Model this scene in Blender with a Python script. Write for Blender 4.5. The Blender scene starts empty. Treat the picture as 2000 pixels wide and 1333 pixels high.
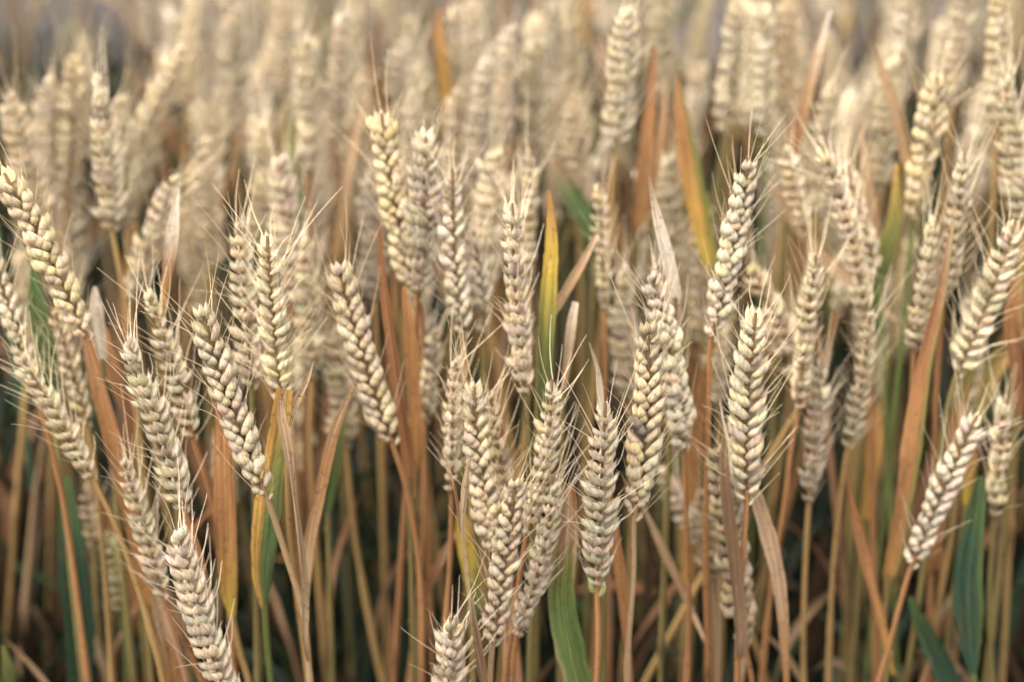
import bpy, math, random
import numpy as np
from mathutils import Matrix, Vector

random.seed(11)
RNG = np.random.default_rng(11)
SC = bpy.context.scene
COL = SC.collection
R = math.radians

# ------------------------------------------------------------------ camera
CZ, PITCH, FPX, Y0 = 1.18, R(25.0), 3889.0, 0.75      # eye height, tilt, focal length in photo pixels, focus row
FWD = np.array([0, math.cos(PITCH), -math.sin(PITCH)])
UPV = np.array([0, math.sin(PITCH), math.cos(PITCH)])
CAM = np.array([0, 0, CZ])
cd = bpy.data.cameras.new('camera')
cam = bpy.data.objects.new('camera', cd)
COL.objects.link(cam)
cam.location = (0, 0, CZ)
cam.rotation_euler = (math.pi / 2 - PITCH, 0, 0)
cd.sensor_width = 36
cd.lens = 36 * FPX / 2000
cd.clip_start, cd.clip_end = 0.01, 100
cd.dof.use_dof = True
cd.dof.focus_distance = 0.822
cd.dof.aperture_fstop = 4.9
SC.camera = cam

# ------------------------------------------------------------------ light
SUN_DIR = Vector((-0.34, -0.16, 1.0)).normalized()    # towards the sun
w = bpy.data.worlds.new('World')
SC.world = w
w.use_nodes = True
nt = w.node_tree
nt.nodes.clear()
sky = nt.nodes.new('ShaderNodeTexSky')
sky.sky_type = 'NISHITA'
sky.sun_disc = False
sky.sun_elevation = math.asin(SUN_DIR.z)
sky.sun_rotation = math.atan2(SUN_DIR.x, SUN_DIR.y)
sky.air_density, sky.dust_density, sky.ozone_density = 1.0, 3.0, 1.0
bg = nt.nodes.new('ShaderNodeBackground')
bg.inputs['Strength'].default_value = 0.11
wo = nt.nodes.new('ShaderNodeOutputWorld')
hs = nt.nodes.new('ShaderNodeHueSaturation')
hs.inputs['Saturation'].default_value = 0.4          # thin cloud greys the blue
nt.links.new(sky.outputs[0], hs.inputs['Color'])
nt.links.new(hs.outputs[0], bg.inputs[0])
nt.links.new(bg.outputs[0], wo.inputs[0])
sl = bpy.data.lights.new('sun', 'SUN')
sl.energy = 1.5
sl.angle = R(80)
sl.color = (1, 0.985, 0.955)
so = bpy.data.objects.new('sun', sl)
COL.objects.link(so)
so.rotation_euler = SUN_DIR.to_track_quat('Z', 'Y').to_euler()
so.location = (-2, -2, 4)
SC.view_settings.view_transform = 'Standard'
SC.view_settings.look = 'None'
SC.view_settings.gamma = 1
SC.view_settings.exposure = 2.42
SC.cycles.use_denoising = True
SC.cycles.max_bounces = 8
SC.cycles.diffuse_bounces = 4
SC.cycles.caustics_reflective = False
SC.cycles.caustics_refractive = False

# ------------------------------------------------------------------ helpers
def lerp(a, b, t): return a + (b - a) * t
def unit(v): return v / (np.linalg.norm(v) + 1e-12)
def pt(px, py, Y):
    """A point of the place: along the sight line of photo pixel (px, py), Y metres out."""
    r = FWD + (px - 1000) / FPX * np.array([1.0, 0, 0]) + (666.5 - py) / FPX * UPV
    return CAM + r * (Y / r[1])
def px_size(Y, py=800):
    r = FWD + (666.5 - py) / FPX * UPV
    return Y / r[1] / FPX

class MB:
    """Collects all-quad grids: vertices, faces, uv, colour."""
    def __init__(s): s.v, s.f, s.uv, s.c, s.n = [], [], [], [], 0
    def grid(s, P, uv, col, close=False):
        a, b = P.shape[:2]
        idx = np.arange(a * b).reshape(a, b) + s.n
        if close:
            j = np.roll(idx, -1, axis=1)
            q = np.stack([idx[:-1], j[:-1], j[1:], idx[1:]], -1).reshape(-1, 4)
        else:
            q = np.stack([idx[:-1, :-1], idx[:-1, 1:], idx[1:, 1:], idx[1:, :-1]], -1).reshape(-1, 4)
        s.add(P.reshape(-1, 3), q - s.n, uv.reshape(-1, 2), np.broadcast_to(col, (a, b, 3)).reshape(-1, 3))
    def add(s, v, q, uv, c):
        s.v.append(v); s.f.append(q + s.n); s.uv.append(uv); s.c.append(c); s.n += len(v)
    def arrays(s): return np.concatenate(s.v), np.concatenate(s.f), np.concatenate(s.uv), np.concatenate(s.c)
    def mesh(s, name, mat):
        v, f, uv, c = s.arrays()
        me = bpy.data.meshes.new(name)
        me.vertices.add(len(v)); me.vertices.foreach_set('co', v.astype('f4').ravel())
        me.loops.add(f.size); me.loops.foreach_set('vertex_index', f.astype('i4').ravel())
        me.polygons.add(len(f)); me.polygons.foreach_set('loop_start', np.arange(0, f.size, 4, dtype='i4'))
        me.polygons.foreach_set('use_smooth', np.ones(len(f), bool))
        u = me.uv_layers.new(name='UVMap'); u.data.foreach_set('uv', uv[f.ravel()].astype('f4').ravel())
        a = me.attributes.new('Col', 'FLOAT_COLOR', 'POINT')
        a.data.foreach_set('color', np.concatenate([c, np.ones((len(c), 1))], 1).astype('f4').ravel())
        me.materials.append(mat)
        me.update(calc_edges=True); me.validate()
        return me

def obj(name, me, parent=None, M=None):
    o = bpy.data.objects.new(name, me)
    COL.objects.link(o)
    o.parent = parent
    if M is not None: o.matrix_basis = M
    return o
def thing(name, loc, label, cat, group=None):
    o = obj(name, None)
    o.location = loc
    o.empty_display_size = 0.02
    o['label'] = label; o['category'] = cat
    if group: o['group'] = group
    return o
def catmull(P, n):
    P = np.asarray(P, float)
    if len(P) == 2: return np.linspace(P[0], P[1], n)
    d = np.linalg.norm(np.diff(P[:, :3], axis=0), axis=1) ** 0.5 + 1e-6
    k = np.concatenate([[0], np.cumsum(d)])
    m = np.gradient(P, k, axis=0)
    t = np.linspace(0, k[-1], n)
    i = np.clip(np.searchsorted(k, t, side='right') - 1, 0, len(P) - 2)
    h = (k[i + 1] - k[i])[:, None]; s = ((t - k[i])[:, None]) / h
    return ((2*s**3 - 3*s**2 + 1) * P[i] + (s**3 - 2*s**2 + s) * h * m[i] + (-2*s**3 + 3*s**2) * P[i + 1] + (s**3 - s**2) * h * m[i + 1])
def frames(C, ref):
    T = np.gradient(C, axis=0); T /= np.linalg.norm(T, axis=1)[:, None] + 1e-12
    A = ref - (T @ ref)[:, None] * T if ref.ndim == 1 else ref - (ref * T).sum(1)[:, None] * T
    A /= np.linalg.norm(A, axis=1)[:, None] + 1e-12
    return T, A, np.cross(T, A)
def tube(mb, C, rad, col, seg=8):
    T, A, B = frames(C, np.array([0.31, -0.9, 0.12]))
    th = np.linspace(0, 2 * np.pi, seg, endpoint=False)
    rad = np.broadcast_to(rad, len(C))
    P = C[:, None] + rad[:, None, None] * (np.cos(th)[None, :, None] * A[:, None] + np.sin(th)[None, :, None] * B[:, None])
    L = np.concatenate([[0], np.cumsum(np.linalg.norm(np.diff(C, axis=0), axis=1))])
    uv = np.stack(np.broadcast_arrays(L[:, None] * 8, (np.abs(th - np.pi) / np.pi)[None] * 0.5), -1)
    mb.grid(P, uv, col[:, None] if col.ndim == 2 else col, close=True)
def wob(t, x=0.0, n=4, f=6.0):
    """cheap smooth random field"""
    s = 0
    for _ in range(n):
        a, b, c = RNG.uniform(-f, f), RNG.uniform(-2, 2), RNG.uniform(0, 6.3)
        s = s + np.sin(a * t * 3 + b * x * 3 + c)
    return s / n

# ------------------------------------------------------------------ materials
def mat(name): 
    m = bpy.data.materials.new(name); m.use_nodes = True; m.node_tree.nodes.clear()
    return m, m.node_tree
class NT:
    def __init__(s, t): s.t = t
    def n(s, typ, **kw):
        x = s.t.nodes.new('ShaderNode' + typ)
        for k, v in kw.items():
            if k.startswith('_'): setattr(x, k[1:], v)
            else:
                key = int(k[1:]) if k[0] == 'i' and k[1:].isdigit() else k.replace('__', ' ')
                if isinstance(v, bpy.types.NodeSocket): s.t.links.new(v, x.inputs[key])
                else: x.inputs[key].default_value = v
        return x
    def mix(s, f, a, b, mode='MIX'):
        x = s.n('Mix', _data_type='RGBA', _blend_type=mode)
        for k, v in ((0, f), (6, a), (7, b)):
            if isinstance(v, bpy.types.NodeSocket): s.t.links.new(v, x.inputs[k])
            else: x.inputs[k].default_value = v if k == 0 or len(v) == 4 else (*v, 1)
        return x.outputs[2]
    def ramp(s, v, a, b, c0=0.0, c1=1.0):
        return s.n('MapRange', i0=v, i1=a, i2=b, i3=c0, i4=c1).outputs[0]
    def math(s, op, a, b): return s.n('Math', _operation=op, i0=a, i1=b).outputs[0]

def straw_material(name, husk):
    m, t = mat(name); N = NT(t)
    colr = N.n('Attribute', _attribute_name='Col').outputs['Color']
    oi = N.n('ObjectInfo')
    tc = N.n('TexCoord')
    off = N.n('VectorMath', _operation='SCALE', i0=(37.0, 71.0, 13.0)); t.links.new(oi.outputs['Random'], off.inputs['Scale'])
    pos = N.n('VectorMath', _operation='ADD', i0=tc.outputs['Object'], i1=off.outputs[0]).outputs[0]
    uvs = N.n('VectorMath', _operation='MULTIPLY', i0=tc.outputs['UV'], i1=(1.4, 11.0, 1.0) if husk else (1.2, 17.0, 1.0)).outputs[0]
    uvo = N.n('VectorMath', _operation='ADD', i0=uvs, i1=off.outputs[0]).outputs[0]
    vein = N.n('TexNoise', Vector=uvo, Scale=1.0, Detail=3.0, Roughness=0.6).outputs[0]
    base = N.mix(1.0, colr, oi.outputs['Color'], 'MULTIPLY')
    if husk:
        rnd = N.ramp(oi.outputs['Random'], 0, 1, 0.86, 1.1)
        base = N.mix(1.0, base, N.n('CombineColor', i0=rnd, i1=rnd, i2=rnd).outputs[0], 'MULTIPLY')
        n1 = N.n('TexNoise', Vector=pos, Scale=190.0, Detail=4.0, Roughness=0.6).outputs[0]
        base = N.mix(N.ramp(n1, 0.48, 0.70, 0, 0.6), base, (0.43, 0.40, 0.365))
        n2 = N.n('TexNoise', Vector=pos, Scale=120.0, Detail=2.0).outputs[0]
        base = N.mix(N.ramp(n2, 0.52, 0.72, 0, 0.5), base, (0.64, 0.48, 0.25))
        base = N.mix(N.ramp(vein, 0.50, 0.64, 0, 0.8), base, (0.27, 0.185, 0.105))
        n3 = N.n('TexNoise', Vector=pos, Scale=900.0, Detail=2.0, Roughness=0.7).outputs[0]
        base = N.mix(N.ramp(n3, 0.63, 0.71, 0, 0.7), base, (0.06, 0.045, 0.035))
        bumpd, rough, trans = 0.00035, 0.8, 0.25
    else:
        base = N.mix(N.ramp(vein, 0.42, 0.62, 0, 0.75), base, N.mix(1.0, base, (0.42, 0.36, 0.32), 'MULTIPLY'))
        n3 = N.n('TexNoise', Vector=pos, Scale=420.0, Detail=3.0, Roughness=0.65).outputs[0]
        base = N.mix(N.ramp(n3, 0.58, 0.68, 0, 0.75), base, (0.12, 0.065, 0.035))
        n4 = N.n('TexNoise', Vector=pos, Scale=60.0, Detail=4.0, Roughness=0.6).outputs[0]
        base = N.mix(N.ramp(n4, 0.4, 0.75, 0, 0.35), base, N.mix(1.0, base, (1.25, 1.15, 0.95), 'MULTIPLY'))
        bumpd, rough, trans = 0.0003, 0.55, 0.2
    bump = N.n('Bump', Height=vein, Strength=0.7, Distance=bumpd)
    p = N.n('BsdfPrincipled', Base__Color=base, Roughness=rough, Normal=bump.outputs[0])
    p.inputs['Specular IOR Level'].default_value = 0.15
    tr = N.n('BsdfTranslucent', Color=base, Normal=bump.outputs[0])
    mx = N.n('MixShader', i0=trans, i1=p.outputs[0], i2=tr.outputs[0])
    o = N.n('OutputMaterial', Surface=mx.outputs[0])
    return m
M_HUSK = straw_material('wheat_husk', True)
M_STRAW = straw_material('straw_and_leaf', False)

m, t = mat('awn_straw'); N = NT(t)
oi = N.n('ObjectInfo')
b = N.mix(1.0, N.n('Attribute', _attribute_name='Col').outputs['Color'], oi.outputs['Color'], 'MULTIPLY')
p = N.n('BsdfPrincipled', Base__Color=b, Roughness=0.45)
N.n('OutputMaterial', Surface=p.outputs[0]); M_AWN = m

m, t = mat('dark_soil'); N = NT(t)
tc = N.n('TexCoord')
n1 = N.n('TexNoise', Vector=tc.outputs['Object'], Scale=30.0, Detail=8.0, Roughness=0.65)
b = N.mix(n1.outputs[0], (0.02, 0.014, 0.01), (0.06, 0.042, 0.028))
p = N.n('BsdfPrincipled', Base__Color=b, Roughness=0.95, Normal=N.n('Bump', Height=n1.outputs[0], Distance=0.02).outputs[0])
N.n('OutputMaterial', Surface=p.outputs[0]); M_SOIL = m

# ------------------------------------------------------------------ ground
g = MB()
a = np.linspace(-30, 30, 90)
X, Yg = np.meshgrid(a, a + 20)
Z = 0.012 * np.sin(X * 7.1 + Yg * 2) * np.cos(Yg * 9.3 - X) - 0.012
g.grid(np.stack([X, Yg, Z], -1), np.stack([X, Yg], -1), np.array([1.0, 1, 1]))
o = obj('ground', g.mesh('ground', M_SOIL)); o['kind'] = 'structure'

# ------------------------------------------------------------------ spikelets
TAN, PALE = np.array([0.755, 0.635, 0.46]), np.array([0.78, 0.725, 0.63])
def floret(mb, base, axis, outw, L, W, D, bend, blunt, nr, ns, tint):
    """One plump husk: rounded foot, keeled back, drawn out to a point (or a blunt beak for a glume)."""
    s = np.linspace(0.0, 1.0, nr) ** 0.9
    axis = unit(axis); outw = unit(outw - axis * (outw @ axis)); side = np.cross(axis, outw)
    e = blunt; pk = 0.46 / (0.46 + e)
    prof = np.clip(s, 0.012, 1) ** 0.46 * np.clip(1 - s, 0, 1) ** e / (pk ** 0.46 * (1 - pk) ** e)
    prof = np.maximum(prof, np.where(s > 0.5, 0.06 * (1.2 - s), 0.035))
    cen = base + axis * (s * L)[:, None] + outw * (bend * np.sin(s * np.pi * 0.95))[:, None]
    th = np.linspace(0, 2 * np.pi, ns, endpoint=False)
    c, n = np.cos(th), np.sin(th)
    rib = 1 + 0.035 * np.cos(th * 6)
    keel = rib + 0.16 * np.exp(-((th) / 0.35) ** 2) + 0.16 * np.exp(-((th - 2 * np.pi) / 0.35) ** 2)
    P = cen[:, None] + (prof[:, None] * (c * keel)[None] * D / 2)[..., None] * outw + (prof[:, None] * n[None] * W / 2)[..., None] * side
    wr = 1 + 0.05 * wob(s[:, None] * 0.6, np.sin(th)[None], 3, 4) + 0.018 * RNG.normal(0, 1, (nr, ns))
    P = cen[:, None] + (P - cen[:, None]) * wr[..., None]
    uv = np.stack(np.broadcast_arrays(s[:, None], (np.abs(th - np.pi) / np.pi)[None]), -1)
    S = s[:, None, None]
    col = TAN * tint
    col = lerp(col, PALE * tint * 0.97, np.clip((0.4 - S) * 2.2, 0, 1) * 0.7)
    col = lerp(col, np.array([0.46, 0.43, 0.39]), np.clip((S - 0.66) * 2.6, 0, 0.75))
    if blunt < 0.7: col = lerp(col, np.array([0.40, 0.30, 0.19]), np.clip((S - 0.74) * 4.5, 0, 0.7))
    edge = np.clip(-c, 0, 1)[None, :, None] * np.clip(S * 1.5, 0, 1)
    col = lerp(col, np.array([0.36, 0.25, 0.14]), edge * 0.5)  # brown husk margin, which also paints crease shade on the inner side
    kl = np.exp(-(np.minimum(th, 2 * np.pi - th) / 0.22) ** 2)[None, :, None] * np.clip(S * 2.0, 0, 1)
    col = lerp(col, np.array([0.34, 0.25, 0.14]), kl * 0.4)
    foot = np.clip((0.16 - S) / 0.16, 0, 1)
    col = lerp(col, np.array([0.42, 0.30, 0.16]), foot * 0.55)  # crease shade painted into the foot of the husk
    mb.grid(P, uv, np.broadcast_to(col, P.shape), close=True)
    if not blunt < 0.6:
        bl = RNG.uniform(0.0015, 0.0042); u_ = np.linspace(0, 1, 4)[:, None]
        tube(mb, cen[-1] - axis * 0.0006 + (axis + outw * RNG.uniform(-0.1, 0.35)) * bl * u_, np.array([0.00030, 0.0002, 0.00012, 0.00004]), np.array([0.55, 0.43, 0.28]), 4)
    return cen[-1], axis

GL = np.array([0.95, 0.92, 0.88])
def spikelet(seed, closed, nr=14, ns=24):
    """local frame: z up along the spikelet, y away from the rachis, x across the fan. Returns builder and awn roots.
    closed: ripe plump husks tucked one under the next; otherwise pointed husks spread like a fan."""
    r = random.Random(seed); mb = MB(); tips = []
    j = lambda a: r.uniform(-a, a)
    mm = 0.001
    V = lambda x, y, z: np.array([x, y, z]) * mm
    def rot(deg, lean):  # axis tilted across the fan, leaning outwards
        a, l = R(deg), R(lean); return np.array([math.sin(a), math.sin(l) * math.cos(a), math.cos(l) * math.cos(a)])
    def tt():
        q = 1 + j(0.12); return np.array([q, q * (1 + j(0.015)), q * (1 + j(0.08))])
    if closed:
        for sx in (-1, 1):
            floret(mb, V(sx * 1.5, -0.1 + j(0.2), -0.2 + j(0.3)), rot(sx * (9 + j(4)), 3 + j(6)), np.array([sx, 0.35 + j(0.2), 0]), (7.2 + j(0.6)) * mm, (4.7 + j(0.3)) * mm, 3.4 * mm, 0.8 * mm, 0.62, nr, ns, tt() * GL)
            tip, ax = floret(mb, V(sx * 1.35, 0.7, 3.0 + j(0.5)), rot(sx * (5 + j(5)), 7 + j(6)), np.array([sx, 0.5 + j(0.2), 0]), (8.8 + j(0.8)) * mm, (4.8 + j(0.4)) * mm, (3.8 + j(0.2)) * mm, 1.0 * mm, 0.82, nr, ns, tt())
            tips.append((tip, ax))
        tip, ax = floret(mb, V(j(0.3), 1.6, 3.6 + j(0.4)), rot(j(6), 12 + j(4)), np.array([j(0.2), 1, 0]), (8.8 + j(0.8)) * mm, (4.6 + j(0.3)) * mm, 3.8 * mm, 0.6 * mm, 0.9, nr, ns, tt())
        tips.append((tip, ax))
    else:
        sp = r.uniform(0.85, 1.15)
        for sx in (-1, 1):
            floret(mb, V(sx * 1.3, 0.0, 0.2 + j(0.3)), rot(sx * (21 + j(5)) * sp, 4 + j(5)), np.array([sx * 0.9, 0.55, 0]), (9.2 + j(0.7)) * mm, (4.6 + j(0.3)) * mm, 3.3 * mm, 0.8 * mm, 0.85, nr, ns, tt() * GL)
            tip, ax = floret(mb, V(sx * 1.3, 0.8, 1.9 + j(0.5)), rot(sx * (16 + j(5)) * sp, 9 + j(5)), np.array([sx * 0.75, 0.65, 0]), (11.2 + j(0.9)) * mm, (4.8 + j(0.3)) * mm, (3.9 + j(0.2)) * mm, 0.9 * mm, 1.1, nr, ns, tt())
            tips.append((tip, ax))
        tip, ax = floret(mb, V(j(0.3), 1.5, 2.8 + j(0.4)), rot(j(7), 15 + j(4)), np.array([j(0.2), 1, 0]), (10.5 + j(0.9)) * mm, (4.5 + j(0.3)) * mm, 3.8 * mm, 0.7 * mm, 1.1, nr, ns, tt())
        tips.append((tip, ax))
        if r.random() < 0.35:
            tip, ax = floret(mb, V(j(0.8), 0.6, 5.2), rot(j(14), 8 + j(3)), np.array([j(0.3), 1, 0]), 7.2 * mm, 3.4 * mm, 3.0 * mm, 0.4 * mm, 0.85, nr, ns, tt())
            tips.append((tip, ax))
    return mb, tips

NV = 12                                                 # 0..11 fans, 12..23 plump
SPK = [spikelet(100 + i, i >= NV) for i in range(2 * NV)]
SPK_ME = [s[0].mesh('spikelet', M_HUSK) for s in SPK]
SPK_LO = [spikelet(100 + i, i >= NV, 7, 7) for i in range(2 * NV)]
SPK_MIN = [spikelet(100 + i, i >= NV, 5, 5) for i in range(2 * NV)]
def awn_curve(k, n=9):
    s = np.linspace(0, 1, n); r = random.Random(k)
    b, c = r.uniform(0.03, 0.13), r.uniform(-0.04, 0.04)
    return np.stack([c * np.sin(s * 4), b * s ** 2, s], -1), s
AWN_COL = np.array([0.60, 0.48, 0.34])
AWN_ME = []
for k in range(7):
    C, s = awn_curve(k); q = MB()
    C = C * 0.03
    tube(q, C, lerp(0.00020, 0.00006, s ** 0.8), AWN_COL * lerp(0.95, 1.1, s)[:, None], 5)
    AWN_ME.append(q.mesh('awn', M_AWN))

TINT = {'tan': (1.04, 1.02, 0.98), 'gold': (1.05, 0.97, 0.82), 'grey': (0.88, 0.88, 0.88), 'pale': (1.2, 1.17, 1.12), 'brown': (0.55, 0.48, 0.40), 'dun': (0.88, 0.81, 0.68), 'green': (0.75, 0.82, 0.55)}

def ear_layout(C, roll, rnd, size=1.0, awn=1.0, closed=None):
    """C: centre line from foot to tip. Gives the spikelet and awn matrices along it."""
    L = np.linalg.norm(np.diff(C, axis=0), axis=1).sum()
    if closed is None: closed = math.degrees(roll) < 50
    n = max(8, int(round(L / (0.0035 if closed else 0.0031))))
    T, F, S = frames(C, np.array([0, -1.0, 0.0]))
    S = -S                                                      # to the picture's side
    out, awns = [], []
    taper, lean0, fat = rnd.uniform(0.18, 0.45), rnd.uniform(-4, 5), rnd.uniform(0.94, 1.16)
    tw = R(rnd.uniform(-8, 8) if closed else rnd.uniform(-35, 35))
    for i in range(n + 1):
        u = i / n
        q = u * 0.93 * (len(C) - 1); k = int(q); fr = q - k
        k2 = min(k + 1, len(C) - 1)
        p = lerp(C[k], C[k2], fr); t = unit(lerp(T[k], T[k2], fr)); f = unit(lerp(F[k], F[k2], fr)); sd = unit(lerp(S[k], S[k2], fr))
        ro = roll + tw * (u - 0.5)
        A = math.cos(ro) * sd + math.sin(ro) * f
        sgn = 1 if i % 2 else -1
        A = A * sgn
        if i == n: A = unit(np.cross(t, A))
        A = unit(A + 0.26 * rnd.uniform(-1, 1) * np.cross(t, A))
        lean = R(lean0 + (rnd.uniform(5, 16) if closed else rnd.uniform(17, 32))) * (1 - 0.45 * max(0, u - 0.6) / 0.4) * (0 if i == n else 1)
        z = unit(t * math.cos(lean) + A * math.sin(lean)); x = unit(np.cross(A, z)); y = np.cross(z, x)
        sc = size * (0.94 if closed else 0.88) * (0.5 + 0.5 * min(1, u / 0.12)) * (1 - taper * max(0, (u - 0.6) / 0.4) ** 1.3) * rnd.uniform(0.82, 1.13)
        if i < 1: sc *= 0.75
        z = unit(z + 0.09 * np.array([rnd.uniform(-1, 1) for _ in range(3)])); x = unit(np.cross(A, z)); y = np.cross(z, x)
        o_ = p + t * rnd.uniform(-0.0005, 0.0005) + A * (0.0014 if closed else 0.0010) * size * (0 if i == n else 1)
        if 2 < i < n - 1 and rnd.random() < 0.012: continue
        m = np.eye(4); m[:3, 0] = x * sc * fat; m[:3, 1] = y * sc * fat; m[:3, 2] = z * sc; m[:3, 3] = o_
        vi = rnd.randrange(NV) + (NV if closed and u < 0.86 else 0)
        out.append((m, vi))
        tips = SPK[vi][1]
        na = 2 if u > 0.8 else rnd.choice([1, 1, 2, 2, 2, 3])
        for tip, ax in rnd.sample(tips, min(na, len(tips))):
            if rnd.random() > awn: continue
            ln = rnd.uniform(0.009, 0.026) * (0.75 + 0.45 * u) * (1 + (0.5 if rnd.random() < 0.25 else 0))
            wp = m[:3, :3] @ tip + m[:3, 3]
            wd = unit(m[:3, :3] @ ax)
            d = unit(wd * 0.8 + t * 0.35 + A * rnd.uniform(-0.05, 0.5) + np.array([rnd.uniform(-1, 1) for _ in range(3)]) * 0.2)
            yb = unit(-A + d * (A @ d)) if rnd.random() < 0.6 else unit(A - d * (A @ d))
            xb = np.cross(yb, d)
            sx = 0.9
            mm_ = np.eye(4); kz = ln / 0.03
            mm_[:3, 0] = xb * sx; mm_[:3, 1] = yb * sx * (0.4 + 0.6 * kz); mm_[:3, 2] = d * kz; mm_[:3, 3] = wp - d * 0.0008
            awns.append((mm_, rnd.randrange(7)))
    return out, awns

def merged_ear(mb, layout, bank, tint=(1, 1, 1), rnd=random):
    cache = {}
    for m, vi in layout:
        if vi not in cache: cache[vi] = bank[vi][0].arrays()
        v, f, uv, c = cache[vi]
        mb.add(v @ m[:3, :3].T + m[:3, 3], f, uv, c * (np.array(tint) * rnd.uniform(0.88, 1.1)))
def merged_awns(mb, awns, tint=(1, 1, 1), n=5, seg=3):
    for m, k in awns:
        C, s = awn_curve(k, n)
        C = (C * 0.03) @ m[:3, :3].T + m[:3, 3]
        tube(mb, C, lerp(0.00034, 0.00008, s), AWN_COL * np.array(tint), seg)

# ------------------------------------------------------------------ stems and leaves
STEMC = {'straw': (0.41, 0.26, 0.10), 'orange': (0.38, 0.19, 0.08), 'green': (0.16, 0.19, 0.06), 'tan': (0.42, 0.28, 0.15), 'olive': (0.24, 0.19, 0.07), 'pink': (0.42, 0.24, 0.13)}
C_ = {'orange': (0.40, 0.20, 0.08), 'rust': (0.27, 0.125, 0.055), 'tan': (0.44, 0.29, 0.16), 'pink': (0.46, 0.31, 0.18), 'white': (0.64, 0.54, 0.40), 'dry': (0.34, 0.24, 0.14), 'brown': (0.20, 0.12, 0.065),
      'yellow': (0.50, 0.34, 0.06), 'lime': (0.20, 0.20, 0.055), 'fresh': (0.13, 0.18, 0.055), 'green': (0.085, 0.13, 0.045), 'dark': (0.035, 0.07, 0.04), 'amber': (0.47, 0.27, 0.07)}
def stem_mesh(P, colr, rnd, r0=0.0013, n=90):
    C = catmull(P, n)
    z = C[:, 2]; top = z.max()
    base = np.array(STEMC[colr])
    c = np.tile(base, (n, 1)) * (1 + 0.12 * wob(z * 3)[:, None])
    c = lerp(c, np.array(STEMC['olive']) * 0.75, np.clip((0.58 - z) / 0.3, 0, 1)[:, None] * 0.7)  # olive with age low down, and darkened further as painted shade
    rad = lerp(r0 * 1.35, r0, np.clip(z / top, 0, 1))
    nodes = [top - rnd.uniform(0.16, 0.24), top - rnd.uniform(0.34, 0.42), 0.12]
    for q in nodes:
        g_ = np.exp(-((z - q) / 0.005) ** 2)
        rad = rad * (1 + 0.7 * g_); c = lerp(c, np.array([0.12, 0.075, 0.04]), (g_ * 0.75)[:, None])
    # the leaf sheath wraps the stem below the first node joint
    sh = np.clip((nodes[0] + 0.10 - z) / 0.01, 0, 1) * np.clip((z - nodes[0]) / 0.01, 0, 1)
    rad = rad * (1 + 0.3 * sh)
    mb = MB(); tube(mb, C, rad, c, 8)
    return mb.mesh('stem', M_STRAW), C
def leaf_mesh(P, W, cols, twist=None, fold=0.25, facing=None, edge=None, n=46, seed=0, frayed=0.0, ref=None):
    """P: control points foot -> tip (world), W widths, cols colours along it, edge: colour of one long side."""
    P = np.asarray(P, float)
    if twist is None: twist = [0] * len(P)
    D = np.concatenate([P, np.array(W)[:, None], np.array(twist, float)[:, None]], 1)
    D = catmull(D, n); C, wd, tw = D[:, :3], np.maximum(D[:, 3], 0.0004), np.radians(D[:, 4])
    if ref is None: ref = unit(CAM - C.mean(0)) + np.array([RNG.uniform(-0.25, 0.25), 0, 0.0])
    T, A, B = frames(C, ref)
    Nn = A * np.cos(tw)[:, None] + B * np.sin(tw)[:, None]
    Wd = np.cross(T, Nn)
    x = np.linspace(-1, 1, 17)
    s = np.linspace(0, 1, n)
    ew = 1 + 0.05 * wob(s, 0, 5, 14)[:, None] + 0.02 * RNG.normal(0, 1, (n, 1)) + 0.07 * frayed * RNG.normal(0, 1, (n, 1)) + frayed * 0.3 * wob(s, 0, 6, 40)[:, None] * s[:, None]
    off = x[None] * wd[:, None] / 2 * ew
    dep = fold * np.abs(x[None]) ** 1.3 * wd[:, None] / 2 + 0.07 * wd[:, None] * wob(s[:, None], x[None], 4, 5)
    Pg = C[:, None] + off[..., None] * Wd[:, None] + dep[..., None] * Nn[:, None]
    uv = np.stack(np.broadcast_arrays(s[:, None] * 2.0, (x * 0.5 + 0.5)[None]), -1)
    k = np.array([C_[q] for q in cols], float)
    ss = np.clip(s[:, None] + 0.10 * wob(s[:, None] * 0.7, x[None] * 3, 4, 4), 0, 1) * (len(k) - 1)
    i0 = np.clip(ss.astype(int), 0, len(k) - 2) if len(k) > 1 else np.zeros_like(ss, int)
    col = lerp(k[i0], k[np.minimum(i0 + 1, len(k) - 1)], (ss - i0)[..., None] ** 1.0)
    if edge:
        ec, frm, side = np.array(C_[edge[0]]), edge[1], edge[2]
        f = np.clip((side * x[None] - frm + 0.18 * wob(s[:, None], 0, 4, 5)) * 3, 0, 1) * np.clip(s * 6, 0.3, 1)[:, None]
        col = lerp(col, ec, f[..., None])
    col = col * (1 + 0.16 * RNG.uniform(-1, 1, 17)[None, :] + 0.10 * RNG.uniform(-1, 1, (n, 17)))[..., None]
    spot = np.clip(wob(s[:, None] * 3, x[None] * 3, 7, 9) * 3 - 1.1, 0, 1)[..., None]
    col = lerp(col, np.array([0.16, 0.08, 0.04]), spot * 0.7)
    mid = np.exp(-(x / 0.10) ** 2)[None, :, None]
    col = col * (1 + 0.35 * mid) * (1 + 0.10 * wob(s[:, None], x[None] * 2, 4, 8))[..., None]
    mb = MB(); mb.grid(Pg, uv, np.clip(col, 0.01, 0.9))
    return mb.mesh('leaf', M_STRAW)

STALKS = []          # (root object, stem centre line in world)
def local(C, root): return np.asarray(C) - np.array(root.location)

def add_awns(parent, awns, tint, loc):
    for m, k in awns:
        mm = m.copy(); mm[:3, 3] -= loc
        a_ = obj('awn', AWN_ME[k], parent, Matrix(mm.tolist())); a_.color = (*tint, 1)

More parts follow.
